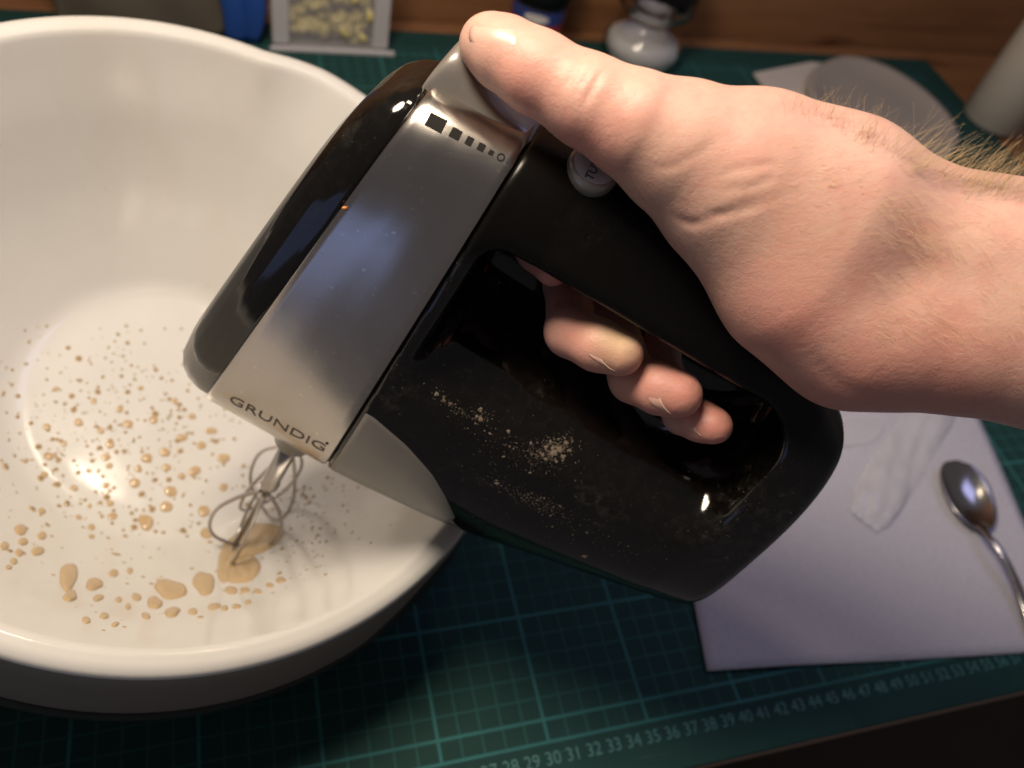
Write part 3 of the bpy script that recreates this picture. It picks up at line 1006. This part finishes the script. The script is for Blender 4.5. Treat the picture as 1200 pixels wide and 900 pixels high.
# fine shaping: creases pressed into the skin
hand_tree = bvh(V, F)
def crease(V, px_pts, depth, width):
    pts = []
    for q in catmull(px_pts, 6):
        p_, n_ = cast(hand_tree, *q)
        if p_ is not None: pts.append((p_, n_))
    if not pts: return V
    Q = np.array([p_[0] for p_ in pts]); N = np.array([p_[1] for p_ in pts])
    m = np.where(np.all((V > Q.min(0)-1) & (V < Q.max(0)+1), 1))[0]
    if len(m) == 0: return V
    d = np.linalg.norm(V[m][:, None]-Q[None], axis=2)
    i = d.argmin(1); dm = d.min(1)
    end = np.minimum(i, len(Q)-1-i)/max(1, len(Q)/4); end = np.clip(end, .15, 1)
    V = V.copy(); V[m] -= N[i]*(depth*end*np.exp(-(dm/width)**2))[:, None]
    return V
CR = [([(712, 72), (700, 92), (690, 110), (682, 128)], .075, .08), ([(688, 62), (672, 85), (660, 108)], .06, .09), ([(700, 66), (688, 88), (672, 112)], .05, .07),
      ([(800, 265), (830, 258), (870, 240), (905, 228)], .032, .13), ([(822, 250), (860, 250), (930, 225)], .045, .11), ([(790, 255), (808, 262), (822, 262)], .045, .12),
      ([(840, 205), (880, 195), (925, 190)], .03, .10), ([(835, 225), (880, 218), (915, 205)], .03, .10), ([(720, 90), (735, 110), (738, 135)], .03, .07), ([(735, 95), (752, 118)], .025, .07),
      ([(935, 400), (985, 452), (1040, 470)], .03, .25), ([(1100, 470), (1096, 420), (1085, 370)], .03, .22), ([(760, 200), (800, 190), (850, 160)], .03, .13)]
for pts, dp, wd_ in CR: V = crease(V, pts, dp, wd_)
person = mk('person', V, F, M['skin'], origin=pxd(1000, 300, 22.5))
tag(person, "bare right forearm and hand gripping the black mixer handle, thumb on top", 'person')
subsurf(person, 1)
# redder skin at finger ends and the underside of the thumb and palm
tips = [fin[k_][-1][0] for k_ in 'imrp']+[fin[k_][-2][0] for k_ in 'imr']
fl = np.zeros(len(V))
for t_ in tips: fl = np.maximum(fl, .75*np.exp(-(np.linalg.norm(V-t_, axis=1)/1.3)**2))
for px, py, dep, r_ in ((610, 112, 20.6, 1.1), (690, 165, 20.6, 1.1), (1000, 450, 21.5, 2.2), (930, 380, 21.0, 1.6), (1090, 450, 21.3, 2.0)):
    fl = np.maximum(fl, .55*np.exp(-(np.linalg.norm(V-pxd(px, py, dep), axis=1)/r_)**2))
pr = .75*np.exp(-(np.linalg.norm(V-fin['m'][-1][0]-np.array([-.2, .1, .6]), axis=1)/.75)**2)
fl = np.clip(fl-pr, 0, 1)
at = person.data.attributes.new('pressed', 'FLOAT', 'POINT')
at.data.foreach_set('value', pr.astype(np.float32))
at = person.data.attributes.new('flush', 'FLOAT', 'POINT')
at.data.foreach_set('value', fl.astype(np.float32))

# nails
def nail(base, tip, dorsal, rad, width, length, parent, over=.12, tipmat=True, lift=.015):
    ax = tip-base; ax /= np.linalg.norm(ax)
    dn = dorsal-ax*(dorsal@ax); dn /= np.linalg.norm(dn)
    sd = np.cross(ax, dn)
    nu, nv = 13, 12
    Vv = []
    half = width/2/rad
    for i in range(nu):
        s = i/(nu-1)
        z = (s-1)*length+over
        nar = 1 - .30*max(0, (.30-s)/.30)**2 - .10*max(0, (s-.75)/.25)**2
        for j in range(nv):
            a = half*nar*(2*j/(nv-1)-1)
            rr = rad+lift-.10*max(0, s-.4)**2
            zz = z-.22*(a/half)**2*max(0, s-.3)+.22*(a/half)**2*max(0, .4-s)
            Vv.append(tip+ax*zz+rr*(math.cos(a)*dn+math.sin(a)*sd))
    o = mk('fingernail', np.array(Vv), grid_faces(nu, nv), [M['nail'], M['nail_tip']], parent)
    for k, pl in enumerate(o.data.polygons):
        if k//(nv-1) >= nu-3 and tipmat: pl.material_index = 1
    solid(o, .035, 0)
    return o
def nail_cast(base, edge, tree_, lift=.02, mat_rows=2):
    B_, E_ = catmull(base, 6), catmull(edge, 6)
    n_u = 12; m = min(len(B_), len(E_))
    Vv = []
    for i in range(n_u):
        s = i/(n_u-1)
        for j in range(m):
            q = B_[j]*(1-s)+E_[j]*s
            p_, n_ = cast(tree_, *q)
            if p_ is None or (Vv and j and np.linalg.norm(p_-Vv[-1]) > .35): p_, n_ = Vv[-1], np.array([0, 0, 1.0])
            side_ = abs(2*j/(m-1)-1)
            Vv.append(p_+n_*(lift*(.25+.75*s**3)-.04*(s < .12)-.06*side_**2))
    o = mk('fingernail', np.array(Vv), grid_faces(n_u, m), [M['nail'], M['nail_tip']], person)
    for k, pl in enumerate(o.data.polygons):
        if k//(m-1) >= n_u-1-mat_rows: pl.material_index = 1
    solid(o, .02, 0)
    return o
skin_tree = bvh(V, F)
nail_cast([(680, 404), (686, 413), (696, 421), (708, 427)], [(701, 417), (708, 425), (717, 433), (730, 439)], skin_tree, .017, 1)
nail_cast([(755, 459), (757, 467), (764, 475), (775, 483)], [(773, 462), (776, 472), (783, 482), (794, 490)], skin_tree, .017, 1)
nail_cast([(803, 496), (807, 502), (814, 508)], [(813, 498), (817, 506), (826, 514)], skin_tree, .022, 1)
nail_cast([(606, 26), (613, 38), (614, 52), (606, 64)], [(558, 23), (551, 33), (550, 46), (556, 58)], skin_tree, .006, 0)

# arm hair
Vt = V
tree = bvh(V, F)
def hair(px, py, length, dirpx, lean, wid=.006, seed=0):
    p_, n_ = cast(tree, px, py)
    if p_ is None: return None
    r_ = np.random.default_rng(seed)
    dep = -(R@(p_-CAM))[2]
    tgt = pxd(px+dirpx[0]*30, py+dirpx[1]*30, dep)-p_; tgt /= np.linalg.norm(tgt)
    t0 = n_*lean+tgt*(1-lean); t0 += r_.normal(0, .14, 3); t0 /= np.linalg.norm(t0)
    t1 = tgt+r_.normal(0, .25, 3)+n_*.15*lean
    pts = [p_-.02*n_]
    cur = p_.copy()
    for i in range(5):
        s = i/4; d = t0*(1-s)+t1*s; d /= np.linalg.norm(d)
        cur = cur+d*length/5; pts.append(cur.copy())
    return tube(pts, np.linspace(wid, wid*.35, 6), 3, caps=False)
hs = []
# upper silhouette of the wrist: long hairs
edge = np.array([(880, 112), (940, 131), (1000, 155), (1050, 181), (1100, 207), (1150, 222), (1200, 231)], float)
for i in range(360):
    t = rng.beta(2.2, 1.3)*(len(edge)-1); k = min(int(t), len(edge)-2)
    e = edge[k]+(edge[k+1]-edge[k])*(t-k)
    x, y = e[0]+rng.normal(0, 6), e[1]+abs(rng.normal(0, 9))-6
    L_ = rng.uniform(.45, 1.0)*(1.0 if x < 1050 else 1.55)
    dx = rng.normal(.25, .35) if x < 1050 else rng.normal(.9, .25)
    h_ = hair(x, y, L_, (dx, -.55), rng.uniform(.4, .8), .0038, i)
    if h_: hs.append(h_)
for i in range(230):
    x = rng.uniform(1020, 1200); y = rng.uniform(215, 395)
    if y < 213+(x-1100)*.2+12: continue
    L_ = rng.uniform(.5, 1.25)
    h_ = hair(x, y, L_, (.75+rng.normal(0, .3), .55+rng.normal(0, .3)), rng.uniform(.12, .3), .0036, 1000+i)
    if h_: hs.append(h_)
for i in range(130):
    x = rng.normal(975, 45); y = rng.normal(215, 28)
    h_ = hair(x, y, rng.uniform(.12, .32), (.9, -.25+rng.normal(0, .2)), rng.uniform(.15, .35), .0040, 2000+i)
    if h_: hs.append(h_)
V, F = join(hs)
tag(mk('arm_hair', V, F, M['hair'], person), kind='stuff')

# ------------------------------------------------------------------ paper towel and what lies on it
def sheet(corners, nu, nv, z, amp, seed):
    c0, c1, c2, c3 = [np.array(q, float) for q in corners]
    r_ = np.random.default_rng(seed); ph = r_.uniform(0, 6, 6)
    Vv = []
    for i in range(nu):
        for j in range(nv):
            u, v_ = i/(nu-1), j/(nv-1)
            q = (c0*(1-u)+c1*u)*(1-v_)+(c3*(1-u)+c2*u)*v_
            h = amp*(math.sin(u*7+ph[0]+v_*2)+.6*math.sin(v_*9+ph[1])+.4*math.sin(u*15+v_*11+ph[2]))
            Vv.append((q[0], q[1], z+max(0.01, h+amp*.9)))
    return np.array(Vv), grid_faces(nu, nv)
V, F = sheet([(38.8, 1.7), (61.5, -1.0), (66.3, 20.5), (43.0, 23.5)], 40, 36, .02, .09, 3)
towel = mk('paper_towel', V, F, M['paper'])
solid(towel, .05, 1)
tag(towel, 'white paper towel lying flat on the mat beside the mixer', 'paper towel')

# small translucent sachet
ctr = [(1098, 470), (1088, 492), (1068, 520), (1046, 556), (1026, 592), (1012, 612)]
wpx = [26, 28, 27, 30, 30, 20]
rows = []
cc = catmull(ctr, 6); ww = np.interp(np.linspace(0, 1, len(cc)), np.linspace(0, 1, 6), wpx)
for i, (q, w_) in enumerate(zip(cc, ww)):
    tg = cc[min(i+1, len(cc)-1)]-cc[max(i-1, 0)]; tg /= np.linalg.norm(tg); nr = np.array([-tg[1], tg[0]])
    for j in range(13):
        s = 2*j/12-1
        b_ = pxz(*(q+nr*w_*s), .25)
        hz_ = .55*math.sqrt(max(0, 1-s*s))*(.6+.4*math.sin(i*.35))+.05*math.sin(i*.5+j*1.3)+.04*math.sin(i*1.3-j*.4)
        hz_ *= min(1, (len(cc)-1-i)/5+.25)
        rows.append((b_[0], b_[1], .26+max(.02, hz_)))
rows = np.array(rows)
rj = np.random.default_rng(11)
rows[:, :2] += rj.normal(0, .05, (len(rows), 2)); rows[:, 2] += abs(rj.normal(0, .045, len(rows)))
Fs = grid_faces(len(cc), 13)
fl_px = [[(985, 488), (1010, 487), (1040, 486)], [(981, 503), (1008, 505), (1033, 508)], [(976, 524), (1000, 523), (1022, 520)]]
fv = [pxz(x, y, .25)+np.array([0, 0, .12*(k == 1)+rj.uniform(0, .08)]) for k, r_ in enumerate(fl_px) for x, y in r_]
V, F = join([(rows, Fs), (np.array(fv), grid_faces(3, 3))])
sach = mk('plastic_sachet', V, F, M['sachet'])
subsurf(sach, 1)
tag(sach, 'crumpled translucent plastic sleeve lying on the paper towel', 'plastic sleeve')

# teaspoon
sp_c = pxz(1131, 583, .45)
tipd = pxz(1118, 545, .45)-pxz(1146, 620, .45); tipd /= np.linalg.norm(tipd); side = np.cross([0, 0, 1], tipd)
Ls = np.linalg.norm(pxz(1116, 540, .45)-pxz(1150, 622, .45))
nu, nv = 24, 17
rows = []
for i in range(nu):
    u = i/(nu-1)*2-1
    hw = .365*Ls*math.sqrt(max(0, 1-abs(u)**2.3))*(.94+.08*u)
    for j in range(nv):
        s = 2*j/(nv-1)-1
        dep = .75*(1-u*u)*(1-s*s)
        q = sp_c+tipd*u*Ls/2+side*hw*s
        rows.append((q[0], q[1], .85-dep+.05*u))
spoon = thing('teaspoon', 'steel teaspoon lying at the right side of the paper towel', 'spoon', (sp_c[0], sp_c[1], .2))
o = fix_normals(mk('spoon_bowl', np.array(rows), grid_faces(nu, nv), M['chrome'], spoon)); solid(o, .08)
hp = [pxz(1148, 616, .85), pxz(1158, 628, 1.2), pxz(1172, 645, 1.35), pxz(1188, 676, 1.1), pxz(1202, 712, .75), pxz(1222, 770, .45), pxz(1235, 810, .45)]
hp = catmull(hp, 5); ww = np.interp(np.linspace(0, 1, len(hp)), [0, .1, .3, .7, 1], [.42, .26, .25, .38, .55])
rows = []
for i, (q, w_) in enumerate(zip(hp, ww)):
    tg = hp[min(i+1, len(hp)-1)]-hp[max(i-1, 0)]; tg[2] = 0; tg /= np.linalg.norm(tg); sd = np.cross([0, 0, 1], tg)
    for s, h in ((-1, 0), (-.6, .10), (0, .13), (.6, .10), (1, 0), (.6, -.07), (0, -.09), (-.6, -.07)):
        rows.append(q+sd*w_*s+np.array([0, 0, h]))
F = grid_faces(len(hp), 8, wrap_v=True)+[tuple(range(8)), tuple((len(hp)-1)*8+j for j in range(8))[::-1]]
fix_normals(mk('handle', np.array(rows), F, M['chrome'], spoon))

# ------------------------------------------------------------------ things at the back of the mat
# grey round lid resting on a pointed card
pl = [(945, 99), (955, 80), (990, 66), (1035, 76), (1080, 103), (1112, 135), (1123, 160), (1115, 180), (1090, 196), (1040, 190), (985, 160), (955, 128)]
pts = np.array([pxz(x, y, .8)[:2] for x, y in pl])
cen = pts.mean(0)
rr = np.linalg.norm(pts-cen, axis=1)
lid_r = 10.6
lc = pxz(1030, 130, .9)
pc = catmull([*[(p_[0], p_[1]) for p_ in pts], tuple(pts[0])], 6)[:-1]
def slab(poly, z0, z1, inset=.25):
    n = len(poly); c_ = poly.mean(0)
    rings = [(1-inset/10, z0), (1, z0+.1), (1, z1-.12), (1-.12/10, z1), (.9, z1), (.88, z1-.12), (.4, z1-.10)]
    V = np.concatenate([np.c_[c_+(poly-c_)*k, np.full(n, z)] for k, z in rings])
    F = grid_faces(len(rings), n, wrap_v=True)+[tuple(range(n)), tuple((len(rings)-1)*n+j for j in range(n))[::-1]]
    return V, F
V, F = slab(pc, .22, .95)
lid = fix_normals(mk('round_lid', V, F, M['lid']))
tag(lid, 'grey oval plastic lid lying on a white card at the back of the mat', 'lid')
poly = np.array([pxz(x, y, .1)[:2] for x, y in [(883, 86), (950, 73), (1010, 80), (1020, 130), (930, 150)]])
V = np.vstack([np.c_[poly, np.full(5, .02)], np.c_[poly, np.full(5, .16)]])
F = [tuple(range(5))[::-1], tuple(range(5, 10))]+[(j, (j+1) % 5, 5+(j+1) % 5, 5+j) for j in range(5)]
tag(fix_normals(mk('card', V, F, M['white'], smooth=False)), 'pale pointed card poking out from under the grey lid', 'card')

# white paper roll standing at the right
bc_ = pxz(1163, 140, 0.0)
V, F = lathe([(1.0, .02), (2.9, .02), (3.1, .15), (3.1, 21.8), (2.95, 22), (1.0, 22), (1.0, .02)], (bc_[0], bc_[1], .0), 48)
tag(fix_normals(mk('paper_roll', V, F, M['white'])), 'white paper roll standing upright on the far right corner of the mat', 'paper roll')

# dark jar with blue and red label
jb = pxz(622, 52, 0.0)
jar = thing('spice_jar', 'dark jar with blue and red label standing behind the thumb', 'jar', (jb[0], jb[1], 0))
V, F = lathe([(1.0, .01), (2.2, .01), (2.35, .2), (2.35, 4.4), (2.2, 4.6), (2.2, 6.5), (1.0, 6.5)], (jb[0], jb[1], 0), 40); fix_normals(mk('glass_body', V, F, M['black_lid'], jar))
for nm, z0, z1, m_ in (('label_band', .5, 3.0, 'red'), ('label_band', 3.02, 4.25, 'blue')):
    V, F = lathe([(2.37, z0), (2.37, z1)], (jb[0], jb[1], 0), 40); fix_normals(mk(nm, V, F, M[m_], jar))
aa = np.linspace(-.45, .45, 9)
ad = math.atan2(CAM[1]-jb[1], CAM[0]-jb[0])
rows = [(jb[0]+2.39*math.cos(ad+a), jb[1]+2.39*math.sin(ad+a), 3.6+s*.40*math.sqrt(max(.05, 1-(a/.5)**2))) for a in aa for s in (-1, -.4, .4, 1)]
mk('label_emblem', np.array(rows), grid_faces(9, 4), M['label_white'], jar)
V, F = lathe([(2.3, 4.65), (2.6, 4.7), (2.6, 7.8), (2.4, 8), (.05, 8)], (jb[0], jb[1], 0), 40); fix_normals(mk('lid', V, F, M['black_lid'], jar))

# glass dispenser half full of white powder
gb = pxz(748, 66, 0.0)
gl = thing('glass_dispenser', 'waisted clear glass dispenser with white powder in its base', 'glass jar', (gb[0], gb[1], 0))
V, F = lathe([(.2, .02), (3.2, .02), (3.7, .3), (3.75, 1.5), (3.3, 2.5), (2.2, 3.2), (1.95, 3.7), (2.5, 4.3), (3.4, 4.9), (3.6, 5.5), (3.5, 9.0), (3.3, 9.0), (3.4, 5.6), (3.2, 5.1), (2.3, 4.5), (1.75, 3.7), (2.0, 3.05), (3.1, 2.35), (3.5, 1.45), (3.45, .5), (3.0, .3), (.2, .3)], (gb[0], gb[1], 0), 56)
fix_normals(mk('glass_body', V, F, M['glass'], gl))
V, F = lathe([(.05, .34), (2.9, .34), (3.38, .55), (3.42, 1.4), (3.1, 2.1), (2.6, 2.2), (.05, 2.3)], (gb[0], gb[1], 0), 40)
fix_normals(mk('powder', V, F, M['salt'], gl))

# clear tub with pale yellow food
tb_ = pxz(388, 58, 0.0)
tub = thing('food_tub', 'clear plastic tub of pale yellow food behind the bowl', 'tub', (tb_[0], tb_[1]+3, 0))
def rrect(cx, cy, hx, hy, r, z, n=8):
    out = []
    for (sx, sy, a0) in ((1, 1, 0), (-1, 1, 90), (-1, -1, 180), (1, -1, 270)):
        for k in range(n):
            a = math.radians(a0+90*k/(n-1))
            out.append((cx+sx*(hx-r)+r*math.cos(a), cy+sy*(hy-r)+r*math.sin(a), z))
    return out
ty = tb_[1]+3
rings = [rrect(tb_[0], ty, 4.6, 3.2, .5, .02), rrect(tb_[0], ty, 4.7, 3.3, .5, .35), rrect(tb_[0], ty, 4.35, 2.95, .5, .4), rrect(tb_[0], ty, 4.5, 3.1, .6, 9.0)]
V = np.array(rings).reshape(-1, 3); n = 32
o = fix_normals(mk('tub_wall', V, grid_faces(4, n, wrap_v=True)+[tuple(range(n))[::-1]], M['tubplastic'], tub, smooth=False)); solid(o, .08, -1)
for sx in (-1, 1):
    V, F = box((tb_[0]+sx*4.0-.65, ty-3.24, .42), (tb_[0]+sx*4.0+.65, ty-3.04, 9)); bevel(mk('corner_rib', V, F, M['rimplastic'], tub, smooth=False), .08)
V, F = box((tb_[0]-4.9, ty-3.75, .02), (tb_[0]+5.2, ty-3.32, .38)); bevel(mk('base_lip', V, F, M['rimplastic'], tub, smooth=False), .1)
parts = []
for i in range(70):
    p_ = np.array([tb_[0]+rng.uniform(-3.2, 3.2), ty-2.4+rng.uniform(-.15, 1.2), rng.uniform(.8, 8.0)])
    ax = rng.normal(0, 1, (3, 3)); q_, _ = np.linalg.qr(ax)
    V, F = lathe([(.02, -.32), (.5, -.26), (.78, 0), (.55, .24), (.02, .3)], p_, 9, q_)
    parts.append((V+rng.normal(0, .05, V.shape), F))
V, F = join(parts); tag(mk('food', V, F, M['food'], tub), kind='stuff')

# foil bag with a blue edge
g0 = pxz(172, 40, 0.0)
bag = thing('foil_bag', 'brownish foil bag with a blue edge standing behind the bowl', 'bag', (g0[0], 58, 0))
nu, nv = 24, 14
xl, xr = pxz(70, 38)[0], pxz(262, 38)[0]
def bagface(x0, x1, m_, nm, yoff):
    rows = []
    for i in range(nu):
        u = i/(nu-1)
        for j in range(nv):
            v_ = j/(nv-1)
            b_ = 1.6*math.sin(math.pi*min(1, .15+.85*u if nm == 'bag_body' else .3))*math.sin(math.pi*(.2+.75*v_))
            rows.append((x0+(x1-x0)*u+.3*math.sin(v_*5), 58-b_+.2*math.sin(u*11+v_*6)+yoff, .02+v_*12))
    o = mk(nm, np.array(rows), grid_faces(nu, nv), m_, bag); solid(o, .8, 1)
bagface(xl, xr, M['bag'], 'bag_body', 0)
bagface(xr-.1, xr+2.6, M['bagblue'], 'bag_edge', .1)
